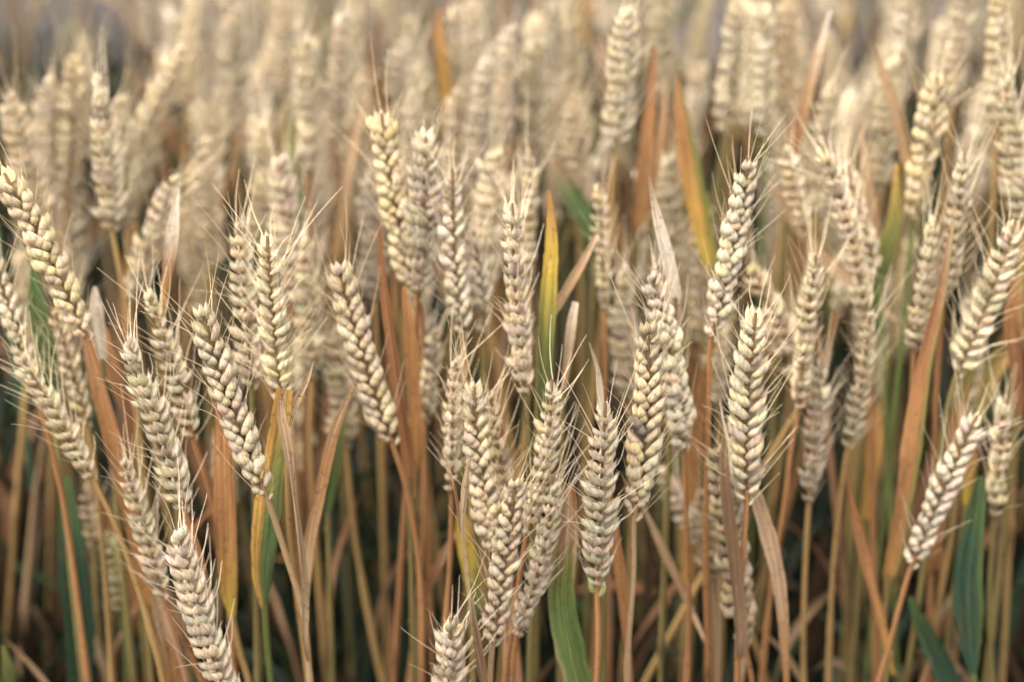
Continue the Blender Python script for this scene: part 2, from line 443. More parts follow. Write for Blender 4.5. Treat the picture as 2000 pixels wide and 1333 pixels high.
def random_leaf(C, z0, rnd, kinds=None, L=None, up=None, wide=1.0, facing=None, drop=None):
    i = int(np.argmin(np.abs(C[:, 2] - z0)))
    p = C[i]
    az = rnd.uniform(0, 2 * math.pi) if facing is None else facing
    L = L or rnd.uniform(0.12, 0.24)
    e0 = R(up if up is not None else rnd.uniform(68, 88)); drop = drop or rnd.choice([0.1, 0.3, 0.5, 0.9, 1.5])
    h = np.array([math.cos(az), math.sin(az), 0]); P = [p]; e = e0
    ref0 = unit(-h + np.array([0, 0, 0.4]))
    for k in range(6):
        P.append(P[-1] + (h * math.cos(e) + np.array([0, 0, math.sin(e)])) * L / 6)
        e -= drop / 6 * (0.4 + 0.28 * k)
        az += rnd.uniform(-0.2, 0.2); h = np.array([math.cos(az), math.sin(az), 0])
    w_ = rnd.uniform(0.006, 0.011) * wide
    W = [w_ * q for q in (0.4, 0.85, 1, 0.95, 0.8, 0.5, 0.06)]
    tw0, tw1 = rnd.uniform(-50, 50), rnd.uniform(-160, 160)
    cols = kinds or rnd.choice([['amber', 'orange', 'rust'], ['orange', 'rust'], ['lime', 'amber', 'orange'], ['brown', 'rust', 'dry'], ['brown', 'orange'], ['green', 'lime', 'orange'], ['dark', 'green', 'lime'], ['dark', 'dark', 'green'], ['rust', 'brown']])
    return leaf_mesh(P, W, cols, twist=list(np.linspace(tw0, tw1, 7)), fold=rnd.uniform(0.15, 0.6), ref=ref0)

LENS = {}
def wheat_stalk(tip, base, k, roll, tint, label, stem='straw', way=(), depth=0.0, bend=0.0, awn=1.0, size=None, leaves=0, group=None, split=True, seed=None, closed=None):
    """tip, base: photo pixels of the ear's tip and foot; k: how far behind the focus row; way: pixels the stem passes."""
    rnd = random.Random(seed if seed is not None else hash((tip, base)) & 0xffff)
    Y = Y0 * (1 + k)
    Pb = pt(*base, Y); Pt = pt(*tip, Y + depth)
    L = np.linalg.norm(Pt - Pb); LENS[label] = L
    d = unit(Pt - Pb)
    sd = unit(np.cross(d, np.array([0, -1.0, 0])))
    mid = (Pt + Pb) / 2 + sd * bend * L
    C = catmull([Pb, lerp(Pb, mid, 0.5) + sd * bend * L * 0.25, mid, lerp(Pt, mid, 0.5) + sd * bend * L * 0.25, Pt], 24)
    d0 = unit(C[1] - C[0])
    W = [pt(x, y, Y) for x, y in way]
    last = W[-1] if W else Pb
    prev = (W[-2] if len(W) > 1 else Pb) if W else Pb + d0 * 0.05
    dr = unit(prev - last); dr = dr / max(dr[2], 0.5)
    gx = last - dr * last[2] * 0.55
    gnd = np.array([gx[0] + rnd.uniform(-.045, .045), Y + rnd.uniform(-0.03, 0.06), 0.0])
    root = thing('wheat_stalk', gnd, label, 'wheat', group)
    pts = [gnd, lerp(gnd, last, 0.5) + np.array([rnd.uniform(-.02, .02), rnd.uniform(-.02, .02), 0])] + W[::-1] + ([] if W else [Pb - d0 * 0.06 - np.array([0, 0, 0.005])]) + [Pb, C[2]]
    me, SCn = stem_mesh(local(pts, root), stem, rnd)
    obj('stem', me, root)
    STALKS.append((root, SCn + gnd))
    size = (size or min(1.18, max(0.8, L / 0.088)) * rnd.uniform(0.93, 1.05)) * 0.86
    lay, aw = ear_layout(C, R(roll), rnd, size, awn, closed)
    tc = TINT[tint]; jt = rnd.uniform(0.90, 1.07); jw = rnd.uniform(-0.07, 0.0); tc = (tc[0] * jt, tc[1] * jt, tc[2] * jt * (1 + jw * 2))
    loc = np.array(gnd)
    if split:
        mb = MB(); tube(mb, local(C, root), np.full(len(C), 0.0008), np.array([0.30, 0.19, 0.09]), 6)
        ear = obj('ear', mb.mesh('ear', M_STRAW), root)
        for m, vi in lay:
            mm = m.copy(); mm[:3, 3] -= loc
            s_ = obj('spikelet', SPK_ME[vi], ear, Matrix(mm.tolist()))
            bad = rnd.random(); f_ = (0.5, 0.47, 0.45) if bad < 0.03 else (0.97, 0.95, 0.80) if bad < 0.10 else (0.89, 0.88, 0.86) if bad < 0.20 else (1, 1, 1)
            s_.color = (*[q * e * rnd.uniform(0.94, 1.05) for q, e in zip(tc, f_)], 1)
        add_awns(ear, aw, tc, loc)
    else:
        mb = MB(); merged_ear(mb, lay, SPK_LO, rnd=rnd)
        merged_awns(mb, aw)
        me = mb.mesh('ear', M_HUSK)
        me.transform(Matrix.Translation(-Vector(gnd)))
        ear = obj('ear', me, root); ear.color = (*tc, 1)
    if 'green scales' in label and 'beside the green scaled' not in label:
        for sx in (-1, 1):
            q = MB(); p0 = local(Pb, root) - d0 * (0.003 + 0.001 * sx)
            floret(q, p0 + sd * 0.0012 * sx, d0 + sd * 0.22 * sx, sd * sx - np.array([0, 0.6, 0]), 0.0085, 0.0036, 0.0026, 0.0006, 0.7, 12, 12, np.array([0.5, 0.62, 0.32]))
            obj('scale', q.mesh('scale', M_STRAW), root)['label'] = 'small green scale at the foot of the ear'
    if 'bad grain' in label and 'behind' not in label and split:
        sp_ = [c for c in ear.children if c.name.startswith('spikelet')]
        front = sorted(sp_[len(sp_) // 2 - 2:len(sp_) // 2 + 3], key=lambda c: c.matrix_basis.translation.x)[0]
        front.color = (0.2, 0.18, 0.17, 1); front['label'] = 'dark bad grain'
    for _ in range(leaves):
        obj('leaf', random_leaf(SCn, rnd.uniform(0.25, 0.60), rnd), root)
    if split and k > 0.045 and rnd.random() < 0.8:                  # the withered curled leaf low on the stem
        obj('leaf', random_leaf(SCn, rnd.uniform(0.44, 0.56), rnd, rnd.choice([['brown', 'brown'], ['rust', 'dry', 'brown'], ['brown', 'rust'], ['dry', 'brown']]), L=rnd.uniform(0.07, 0.13), up=rnd.uniform(60, 85), wide=0.7, facing=rnd.choice([0.2, 2.9, 1.2, 2.0, -0.3, 3.5]), drop=rnd.choice([0.3, 0.8, 1.4])), root)
    return root

def tiller(x, Y, ztop, label, rnd, stem='olive', nleaf=2, group=None, xt=None):
    gnd = np.array([x, Y, 0.0])
    xt = x + rnd.uniform(-0.03, 0.03) if xt is None else xt
    root = thing('wheat_stalk', gnd, label, 'wheat', group)
    pts = [gnd, np.array([lerp(x, xt, 0.45) + rnd.uniform(-.01, .01), Y + rnd.uniform(-.01, .01), ztop * 0.5]), np.array([xt, Y, ztop])]
    me, C = stem_mesh(local(pts, root), stem, rnd, r0=rnd.uniform(0.0011, 0.0016), n=30)
    obj('stem', me, root); STALKS.append((root, C + gnd))
    if nleaf:
        obj('leaf', random_leaf(C, ztop, rnd, L=rnd.uniform(0.12, 0.2), up=rnd.uniform(75, 90)), root)
        for _ in range(nleaf - 1): obj('leaf', random_leaf(C, rnd.uniform(0.22, ztop - 0.05), rnd), root)
    return root


# ------------------------------------------------------------------ the stalks one can point to
# tip, foot, rows behind focus, roll (0 two columns .. 90 fan of husks), tint, label, options
W = wheat_stalk
# the sharp ones
W((393, 597), (523, 976), 0.0, 8, 'dun', 'sharp brownish ear with two bare rows of plump husks, leaning over a green blade', 'tan', [(560, 1090), (592, 1200), (606, 1345)], bend=-0.02, awn=0.75)
W((1182, 788), (1166, 1152), 0.0, 44, 'tan', 'sharp upright ear beside the green torn blade, two green scales at its foot', 'orange', [(1168, 1240), (1164, 1345)], awn=0.9, closed=False)
W((1266, 628), (1238, 1015), 0.015, 6, 'dun', 'sharp narrow ear of two plump rows, dark bad grain halfway, beside the green scaled ear', 'tan', [(1237, 1120), (1226, 1340)], bend=0.02)
W((1008, 932), (962, 1262), -0.01, 12, 'dun', 'sharp ear of two plump rows standing before the crowded middle clump', 'tan', [(957, 1345)])
W((1078, 742), (1028, 1050), 0.024, 60, 'tan', 'ear with ragged spread husks and crossing awns rising out of the middle clump', 'orange', [(1005, 1200), (985, 1345)], bend=0.03, awn=0.95)
W((1084, 935), (1008, 1250), 0.010, 62, 'tan', 'pale ear half covered by the plump two-rowed ear of the middle clump', 'orange', [(1000, 1345)], bend=0.03)
W((925, 755), (968, 1085), 0.025, 10, 'dun', 'greyish two-rowed ear standing behind the thin twisted dry leaf', 'tan', [(985, 1200), (990, 1345)], bend=-0.02)
W((342, 1032), (462, 1412), -0.03, 72, 'pale', 'sharp pale ear of fanned husks and long awns, cut by the frame edge', 'straw', [], bend=-0.015)
W((236, 888), (318, 1172), 0.035, 60, 'tan', 'ear with fanned husks just behind the pale long-awned lowest ear', 'pink', [(345, 1260), (368, 1345)], bend=0.01)
W((243, 655), (362, 1005), 0.02, 66, 'tan', 'broad ear with many long awns raking sideways, above the pale lowest ear', 'orange', [(395, 1100), (430, 1345)], bend=0.015)
W((880, 1208), (872, 1560), -0.03, 55, 'tan', 'short ear tip with long awns just peeping over the lower frame edge', 'tan')
W((1476, 612), (1458, 985), 0.04, 8, 'pale', 'herringbone ear with awns fanning wide, a brown dry leaf against its foot', 'orange', [(1450, 1100), (1440, 1345)], bend=-0.02, closed=False)
W((1400, 865), (1455, 1262), 0.055, 40, 'brown', 'dark weathered brown ear hidden behind a brown dry leaf', 'orange', [(1470, 1345)], awn=0.7)
W((522, 462), (552, 792), 0.055, 8, 'pale', 'herringbone ear with a dark central groove above the forked dry leaf', 'straw', [(560, 900), (570, 1080)], bend=-0.01, closed=False)
W((1464, 308), (1388, 668), 0.085, 14, 'tan', 'lumpy tall ear leaning over with dark shaded husks, stem orange below', 'orange', [(1384, 800), (1378, 1060), (1382, 1340)], bend=0.01)
W((1266, 523), (1336, 884), 0.075, 48, 'tan', 'soft-edged ear directly behind the ear with the dark bad grain', 'orange', [(1340, 1000), (1346, 1200), (1340, 1345)], bend=0.02)
# nearly sharp
W((284, 567), (378, 862), 0.075, 60, 'tan', 'ear tucked behind the broad raking ear, white-tipped leaf above it', 'orange', [(410, 960), (440, 1100)], bend=0.02)
W((466, 432), (492, 762), 0.10, 58, 'pale', 'pinkish ear touching the herringbone ear with the dark groove', 'olive', [(495, 900), (500, 1080)])
W((8, 338), (172, 668), 0.07, 25, 'gold', 'golden ear leaning hard, longest awns of those at the frame side', 'orange', [(215, 800), (262, 960), (330, 1190), (400, 1345)], bend=0.015)
W((105, 600), (172, 838), 0.13, 45, 'gold', 'golden ear hanging behind the hard leaning golden ear', 'straw', [(190, 950)])
W((-18, 485), (72, 778), 0.10, 30, 'tan', 'soft ear cut by the frame side below the golden leaning ear', 'orange', [(120, 960)])
W((36, 690), (184, 942), 0.06, 62, 'pale', 'pale ear leaning over an orange stem with green at its foot', 'straw', [(235, 1050), (300, 1250), (322, 1345)], bend=0.01)
W((660, 515), (768, 872), 0.085, 6, 'gold', 'yellowish slender ear of two clean rows beside rust-red blades', 'orange', [(800, 980), (822, 1150), (825, 1345)], bend=-0.015, awn=0.7)
W((745, 222), (818, 590), 0.17, 6, 'gold', 'tall yellowish two-rowed ear with a bright bare tip', 'amber' if False else 'orange', [(830, 720), (830, 900)], bend=-0.02, awn=0.6)
W((884, 330), (905, 662), 0.135, 18, 'tan', 'broad shouldered ear with lit round husks in the middle of the crop', 'straw', [(912, 760)], bend=-0.02)
W((925, 452), (946, 662), 0.165, 40, 'tan', 'short ear pressed against the broad shouldered ear', 'olive', [(942, 760)], size=0.95)
W((1000, 398), (1026, 775), 0.075, 75, 'pale', 'tall pale ear with overlapping fanned husks beside a yellow and green blade', 'olive', [(1035, 900), (1040, 1060)], bend=-0.01)
W((1036, 285), (1032, 560), 0.24, 85, 'pale', 'pinkish white blurred ear rising behind the tall pale fanned ear', 'straw', [(1035, 700)], awn=0.4)
W((1170, 362), (1182, 612), 0.22, 70, 'pale', 'blurred cream ear alone above an orange stem, dry diagonal leaf beside it', 'orange', [(1182, 720), (1178, 900)], awn=0.5)
W((1594, 500), (1560, 806), 0.125, 80, 'pale', 'soft pale ear ending in a clear orange stem', 'orange', [(1548, 860), (1530, 1000), (1500, 1200)], bend=-0.01)
W((1606, 700), (1580, 985), 0.14, 50, 'tan', 'soft ear hanging lower than the pale ear with the clear orange stem', 'straw', [(1574, 1080), (1570, 1340)])
W((1605, 285), (1690, 625), 0.18, 70, 'pale', 'long blurred ear arching over toward its paler neighbour', 'orange', [(1700, 760)], bend=0.03)
W((1700, 600), (1655, 880), 0.145, 50, 'tan', 'soft ear with greenish foot and a bent straw stem', 'straw', [(1645, 940), (1628, 1100), (1618, 1340)], bend=0.02)
W((1532, 290), (1575, 470), 0.26, 60, 'pale', 'small blurred pale ear beside the long arching ear', 'pink', [(1590, 600)], awn=0.5, size=0.9)
W((1884, 302), (1842, 590), 0.165, 55, 'tan', 'broad blurred ear crossed by a thin brown leaf stalk', 'orange', [(1830, 760)], bend=0.01)
W((1828, 430), (1785, 690), 0.155, 60, 'tan', 'blurred ear under the broad one, beside the wide brown leaf', 'orange', [(1775, 850)], size=1.0)
W((1984, 432), (1868, 735), 0.13, 8, 'pale', 'pale ear with grey groove leaning inward from the frame side', 'olive', [(1850, 800), (1820, 1000)], bend=0.01, closed=False)
W((1908, 812), (1778, 1112), 0.085, 4, 'tan', 'two-rowed ear leaning over, low beside dark green leaves', 'orange', [(1758, 1180), (1733, 1275), (1712, 1345)], bend=-0.012)
W((1962, 785), (1942, 1012), 0.12, 86, 'pale', 'short white ear above a dark green leaf', 'olive', [(1938, 1060), (1932, 1200)], size=0.95)
W((210, 1040), (238, 1200), 0.2, 70, 'green', 'small greenish unripe ear sunk low among the stems', 'green', [(246, 1260), (250, 1345)], size=0.75, awn=0.4)
W((165, 950), (185, 1075), 0.22, 60, 'dun', 'dim small ear low behind the pale leaning ear', 'olive', [(190, 1200)], size=0.7, awn=0.3)
W((1366, 960), (1392, 1135), 0.13, 50, 'brown', 'dim brown ear behind the weathered brown one', 'tan', [(1396, 1250)], size=0.9, awn=0.5)
W((955, 762), (992, 1010), 0.06, 50, 'gold', 'golden brown soft ear squeezed between the grey ear and the ragged ear', 'orange', [(1000, 1150)])
W((890, 690), (882, 965), 0.065, 72, 'pale', 'soft pale ear beside the greyish two-rowed ear', 'orange', [(880, 1080), (872, 1200)], bend=-0.01)
W((850, 640), (830, 830), 0.17, 45, 'tan', 'small soft ear behind the pale ear, orange stem', 'orange', [(828, 900), (826, 1050)], size=0.92)
W((1418, 880), (1405, 1120), 0.10, 60, 'dun', 'shaded ear behind the herringbone ear with fanned awns', 'tan', [(1405, 1250)])
# soft rows further in, each still told apart
def B(tip, base, k, *a, **kw):
    L = np.linalg.norm(pt(*tip, Y0 * (1 + k)) - pt(*base, Y0 * (1 + k)))
    want = 0.078 * kw.get('size', 1)
    k = (1 + k) * min(1.0, max(0.93, want / L)) - 1
    L = np.linalg.norm(pt(*tip, Y0 * (1 + k)) - pt(*base, Y0 * (1 + k)))
    if L < want:
        g = want / L; base = (tip[0] + (base[0] - tip[0]) * g, tip[1] + (base[1] - tip[1]) * g)
        kw['way'] = [q for q in a[4] if q[1] > base[1] + 15] if len(a) > 4 else []; a = a[:4]
    kw['size'] = 1.2 * kw.get('size', 1)
    return wheat_stalk(tip, base, k, *a, **{**dict(awn=0.85, split=k < 0.3), **kw})
B((590, 470), (606, 700), 0.23, 70, 'pale', 'blurred cream ear behind the herringbone ear with the dark groove', 'straw', [(606, 860)])
B((545, 310), (562, 500), 0.27, 70, 'pale', 'blurred cream ear above the pinkish ear', 'orange', [(565, 640)])
B((668, 30), (652, 268), 0.46, 80, 'pale', 'bright blurred ear broad and upright over a straight orange stem', 'orange', [(656, 340), (660, 520)])
B((596, 80), (602, 330), 0.42, 80, 'pale', 'blurred slim cream ear beside the bright broad one', 'orange', [(606, 460)])
B((458, 15), (458, 220), 0.52, 50, 'tan', 'blurred ear with a bright tip near the top edge', 'straw', [(460, 330)])
B((556, -40), (552, 150), 0.6, 70, 'pale', 'pale blurred ear cut by the top edge above the slim cream ear', 'straw')
B((194, 158), (220, 455), 0.33, 82, 'pale', 'large blurred cream ear standing alone on a tan stem', 'straw', [(232, 520), (250, 640)])
B((232, 190), (245, 420), 0.4, 60, 'tan', 'dim blurred ear behind the large cream ear', 'straw')
B((148, 110), (132, 340), 0.42, 40, 'gold', 'blurred yellow sided ear crossing its twin', 'straw', [(122, 460)])
B((95, 150), (98, 350), 0.42, 60, 'tan', 'blurred pale twin of the yellow sided ear', 'straw', [(105, 460)])
B((15, 185), (68, 380), 0.34, 60, 'gold', 'blurred ear by the frame side above the golden leaning ear', 'straw', [(75, 520)])
B((352, 88), (272, 262), 0.45, 60, 'pale', 'blurred white ear lying over strongly, yellow on its underside', 'straw', [(262, 420)], bend=0.03)
B((345, 338), (274, 530), 0.28, 55, 'pale', 'blurred ear leaning behind the white-tipped leaf', 'straw', [(262, 640)])
B((425, 180), (418, 320), 0.46, 60, 'tan', 'small blurred ear between the white lying ear and the slim cream ear', 'straw', size=0.8)
B((400, 275), (412, 450), 0.38, 60, 'gold', 'dull yellow blurred ear behind the pinkish ear', 'olive')
B((510, 240), (512, 420), 0.42, 60, 'tan', 'dull blurred ear below the slim cream ear', 'straw')
B((372, -20), (368, 140), 0.62, 70, 'pale', 'faint blurred ear above the white lying ear', 'straw')
B((948, 110), (928, 300), 0.42, 75, 'pale', 'blurred cream ear leaning a little above the broad shouldered ear', 'straw', [(925, 420)])
B((992, 55), (984, 225), 0.5, 70, 'pale', 'blurred bright ear over the pinkish white one', 'straw', [(980, 330)])
B((1045, 80), (1040, 240), 0.52, 60, 'tan', 'blurred ear on an orange stem above the pinkish white one', 'orange', [(1037, 330)])
B((1118, 178), (1128, 350), 0.42, 60, 'gold', 'blurred ear hanging above a green leaf', 'olive', [(1135, 450)])
B((1112, -10), (1120, 172), 0.56, 75, 'pale', 'cream blurred ear joined end to end with the ear above the green leaf', 'straw')
B((782, 80), (778, 250), 0.5, 60, 'tan', 'blurred ear behind the bright bare tip', 'straw')
B((1226, 15), (1200, 300), 0.4, 60, 'tan', 'long blurred ear beside two upright orange blades', 'straw', [(1195, 420)])
B((1302, 310), (1312, 490), 0.33, 60, 'tan', 'blurred small ear between orange blades and a white dry leaf', 'olive', [(1316, 620)])
B((1442, 10), (1416, 235), 0.44, 40, 'tan', 'blurred ear above the lumpy tall ear, lower husks hanging', 'olive', [(1405, 330)])
B((1494, 15), (1492, 240), 0.43, 35, 'tan', 'blurred upright ear with a green foot', 'green', [(1494, 340)])
B((1545, -20), (1538, 150), 0.5, 50, 'gold', 'blurred yellow ear beside the green-footed one', 'straw')
B((1622, 160), (1602, 320), 0.36, 60, 'tan', 'blurred ear crossing an orange slanting blade', 'straw')
B((1832, 150), (1786, 410), 0.26, 30, 'gold', 'soft yellow ear with round husks and a greenish foot', 'green', [(1775, 520)])
B((1775, -10), (1752, 160), 0.45, 45, 'tan', 'blurred ear above the soft yellow ear', 'straw')
B((1885, -60), (1868, 110), 0.42, 60, 'pale', 'blurred whitish ear cut by the top edge, red leaf below it', 'straw')
B((1955, -30), (1948, 160), 0.36, 40, 'gold', 'blurred yellowish ear above the frame-side cream ear', 'straw')
B((1962, 148), (1992, 395), 0.23, 55, 'pale', 'cream ear at the frame side with long fine awns', 'straw', [(1996, 500)], awn=1.0)
B((1645, 320), (1712, 545), 0.24, 35, 'gold', 'yellow ear slanting down to a green stem', 'green', [(1722, 640)], size=0.85)
B((1462, 520), (1545, 690), 0.2, 50, 'gold', 'yellow blurred ear slanting behind the herringbone ear with fanned awns', 'straw', [(1560, 800)])
B((832, 268), (815, 580), 0.24, 55, 'tan', 'broad dim ear behind the tall yellowish ear', 'orange', [(808, 720)])
B((650, 640), (668, 800), 0.24, 60, 'tan', 'dim ear behind the yellowish slender ear', 'straw', size=0.9)
B((888, 15), (892, 200), 0.52, 60, 'tan', 'faint ear beside an orange blade near the top edge', 'straw')
B((1290, -30), (1296, 130), 0.55, 60, 'tan', 'faint ear over the two upright orange blades', 'straw')
B((722, 330), (730, 520), 0.36, 60, 'tan', 'dim ear beside the tall yellowish ear', 'straw')
B((1740, 120), (1722, 300), 0.42, 60, 'tan', 'dim blurred ear in front of an olive gap', 'straw')
B((1700, 480), (1690, 600), 0.3, 50, 'tan', 'dim ear behind the long arching ear', 'straw', size=0.8)
B((1215, 520), (1225, 720), 0.27, 60, 'tan', 'pale dim ear behind the soft-edged ear', 'straw')
B((962, 300), (955, 470), 0.3, 60, 'tan', 'dim ear in the gap beside the pinkish white one', 'straw')
B((1395, 590), (1402, 760), 0.3, 60, 'tan', 'dim ear in the shade under the lumpy tall ear', 'straw', size=0.85)
B((1905, 560), (1888, 740), 0.24, 60, 'tan', 'dim ear behind the pale ear with the grey groove', 'straw')
B((1285, 915), (1340, 1010), 0.22, 60, 'pale', 'whitish small ear low behind an orange stem', 'straw', size=0.75, awn=0.3)
B((700, 150), (690, 330), 0.55, 60, 'tan', 'faint ear behind the bright broad upright ear', 'straw')


# ------------------------------------------------------------------ the blades one can point to
LAST = [None]
def host_for(p, maxd=0.05):
    best = None
    for root, C in STALKS:
        low = C[(C[:, 2] < p[2] - 0.012) & (C[:, 2] > p[2] - 0.16)]
        if len(low) < 2: continue
        dd = np.linalg.norm((low - p) * np.array([1, 1, 0.25]), axis=1); i = int(dd.argmin())
        if best is None or dd[i] < best[0]: best = (dd[i], root, low[i])
    return best
BEARS = {(594, 1170): 'stem with a tan leaf arching up behind the forked dry leaf', (1820, 1100): 'stem with an orange leaf behind the wide nibbled brown-orange leaf',
  (1246, 440): 'stem ending in the longer of two upright orange blades', (1272, 430): 'stem ending in the shorter of two upright orange blades',
  (1160, 470): 'stem with a blurred dark green leaf slanting behind the cream ear', (100, 760): 'stem with a green leaf glimpsed behind the hard leaning golden ear',
  (285, 1180): 'stem with a long orange blade slanting between the golden ear and the raking ear', (1540, 320): 'stem with an orange slanting blade, pale at its tip, near the top edge',
  (1770, 320): 'stem with a blurred tan blade below an olive gap', (1712, 480): 'stem with a thin pinkish blade pointing up beside the yellow slanting ear',
  (874, 260): 'stem with a short orange blade at the top edge', (10, 1400): 'stem with a green leaf tip in the lower frame corner',
  (345, 1345): 'stem with an orange-pink broad blade under the pale long-awned lowest ear', (1228, 1345): 'stem wrapped in a rusty folded sheath below the ear with the bad grain',
  (1735, 1280): 'stem with a narrow rusty blade meeting the low leaning ear stem', (816, 1180): 'stem with a short reddish blade in the shade of the middle clump',
  (1720, 600): 'stem with a pinkish dry strip slanting behind the pale soft ear', (1180, 860): 'stem with a white curled leaf tip above the upright sharp ear',
  (200, 700): 'stem with a white blunt leaf tip beside the golden leaning ear', (925, 1180): 'stem with a yellow and green blade behind the thin twisted dry leaf',
  (640, 1000): 'stem with a small green blade behind the arching tan leaf', (1690, 1010): 'stem with an amber blade in the gap beyond the bent straw stem',
  (1885, 985): 'stem with a small yellow blade above the broad dark blue-green one', (250, 900): 'stem with a rust blade hidden behind the raking ear',
  (1990, 800): 'stem with a rust blade along the frame side under the inward leaning ear'}
def blade(pix, W, k, cols, twist=None, fold=0.25, edge=None, frayed=0.0, own=None, join=None, dy=0.0, seed=0, label=None):
    """pix: photo pixels from foot to tip; W: widths in photo pixels; own: stem colour of a blade that has its own bare stem."""
    rnd = random.Random(seed)
    Y = Y0 * (1 + k); n = len(pix)
    P = [pt(x, y, Y + dy * i / (n - 1)) for i, (x, y) in enumerate(pix)]
    Wm = [q * (0.80 if q < 40 or cols[0] in ('dark', 'fresh', 'green') else 0.70) * px_size(Y) for q in W]
    if twist is None: twist = [rnd.uniform(-42, 42) for _ in pix]
    def footed():
        q = P[0] - unit(P[1] - P[0]) * max(0.012, Wm[0] * 0.7)
        q2 = P[0] - unit(P[1] - P[0]) * max(0.004, Wm[0] * 0.25)
        twist[:0] = [twist[0], twist[0]]
        return [q, q2] + P, [0.0022, max(0.0025, Wm[0] * 0.62)] + Wm
    if own:
        stemc, lab, way = own
        ww = [pt(x, y, Y) for x, y in way]
        last = ww[-1] if ww else P[0]
        gnd = np.array([last[0] + rnd.uniform(-.02, .02), Y, 0])
        root = thing('wheat_stalk', gnd, lab, 'wheat')
        me, C = stem_mesh(local([gnd] + ww[::-1] + [P[0], P[0] + (P[1] - P[0]) * 0.12], root), stemc, rnd, r0=0.0015)
        obj('stem', me, root); STALKS.append((root, C + gnd))
        Pl, Wl = footed()
    elif join:
        root = LAST[0]; Pl, Wl = P, Wm
    else:
        h = host_for(P[0])
        if h is None or h[0] > 0.014:
            gnd = np.array([P[0][0] + rnd.uniform(-.02, .02), Y + 0.004, 0])
            root = thing('wheat_stalk', gnd, ('stem bearing a ' + label) if label else BEARS.get(pix[0]) or 'stem with one %s blade turning %s at %s end' % (' and '.join(dict.fromkeys(cols[:-1])), cols[-1], 'a broad' if W[-1] > 12 else 'a fine'), 'wheat')
            me, C = stem_mesh(local([gnd, lerp(gnd, P[0], 0.5), P[0]], root), 'olive', rnd)
            obj('stem', me, root); STALKS.append((root, C + gnd)); Pl, Wl = footed()
        else:
            root = h[1]; Pl = [h[2]] + P; Wl = [Wm[0] * 0.45] + Wm
            twist = [twist[0]] + list(twist)
    LAST[0] = root
    ref = unit(CAM - np.mean(P, axis=0)) + np.array([rnd.uniform(-.2, .2), 0, 0])
    o = obj('leaf', leaf_mesh(local(Pl, root), Wl, cols, twist, fold, edge=edge, frayed=frayed, ref=ref), root)
    if label: o['label'] = label
blade([(517, 1184), (512, 1120), (522, 1000), (540, 880), (556, 760)], [22, 56, 66, 56, 40], 0.03, ['green', 'green', 'green', 'lime', 'amber'], edge=('amber', 0.0, -1), own=('green', 'bare green stem carrying a rounded green blade with an orange side', [(522, 1260), (530, 1345)]), fold=0.12)
blade([(455, 1210), (446, 1150), (440, 1000), (438, 850), (436, 760)], [18, 52, 62, 54, 34], 0.055, ['lime', 'yellow', 'orange', 'orange', 'rust'], own=('straw', 'straw stem carrying a wide orange blade turning yellow-green at its foot', [(470, 1280), (488, 1345)]), fold=0.15)
blade([(598, 1262), (592, 1150), (572, 980), (558, 870), (548, 800), (552, 765), (566, 742)], [12, 24, 28, 26, 20, 14, 5], -0.01, ['dry', 'dry', 'dry', 'pink', 'pink'], twist=[-20, 30, 60, 20, 0, 40, 60], fold=0.7, frayed=0.6, label='grey-brown dry forked leaf')
blade([(566, 830), (578, 790), (600, 745), (613, 706)], [10, 12, 10, 3], -0.012, ['dry', 'pink', 'dry'], fold=0.8, join=True)
blade([(594, 1170), (600, 1080), (625, 960), (650, 850), (690, 752)], [26, 32, 30, 28, 14], 0.04, ['amber', 'tan', 'orange', 'pink'], fold=0.3, twist=[20, 10, 0, 10, 30])
blade([(948, 1345), (925, 1240), (908, 1130), (902, 1040), (908, 960), (921, 890)], [20, 26, 22, 12, 16, 9], -0.03, ['dry', 'brown', 'dry', 'dry', 'pink'], twist=[0, 50, 110, 150, 200, 240], fold=0.8, frayed=0.4, label='thin twisted grey-brown dry leaf')
blade([(902, 1040), (892, 990), (880, 930), (868, 880)], [10, 14, 12, 4], -0.02, ['dry', 'rust', 'pink'], twist=[0, 40, 80, 100], fold=0.7, join=True)
blade([(1150, 1420), (1120, 1300), (1098, 1180), (1102, 1100), (1108, 1040), (1112, 950)], [74, 80, 72, 66, 60, 30], 0.022, ['fresh'] * 6 + ['lime', 'tan', 'pink', 'rust'], fold=0.12, edge=('tan', 0.75, -1), frayed=0.5, label='wide green blade with a torn rusty upper end')
blade([(1525, 1380), (1528, 1250), (1518, 1130), (1500, 1050), (1478, 975), (1462, 930)], [34, 38, 44, 48, 40, 14], 0.055, ['rust', 'orange', 'pink', 'pink', 'dry'], twist=[60, 40, 20, 0, 0, 0], fold=0.35, frayed=0.3, label='pinkish dry drooping leaf')
blade([(1446, 1260), (1436, 1120), (1424, 1000), (1416, 900), (1420, 830)], [30, 34, 32, 26, 10], 0.035, ['dry', 'brown', 'brown', 'dry'], fold=0.5, frayed=0.25, label='brown dry leaf pressed against the herringbone ear')
blade([(1432, 940), (1424, 880), (1412, 830), (1405, 780)], [6, 8, 16, 5], 0.03, ['dry', 'white', 'white'], fold=0.5, twist=[0, 30, 60, 80])
blade([(1735, 1120), (1768, 950), (1784, 850), (1805, 720), (1840, 560), (1862, 430)], [40, 52, 60, 44, 24, 8], 0.125, ['olive', 'amber', 'orange', 'rust', 'rust', 'pink'] if False else ['amber', 'orange', 'orange', 'rust', 'pink'], fold=0.35, edge=('lime', 0.55, 1), label='wide brown-orange leaf with a nibbled edge', frayed=0.3)
blade([(1820, 1100), (1848, 930), (1872, 820), (1902, 700)], [34, 42, 36, 20], 0.15, ['orange', 'rust', 'orange', 'lime'], fold=0.4)
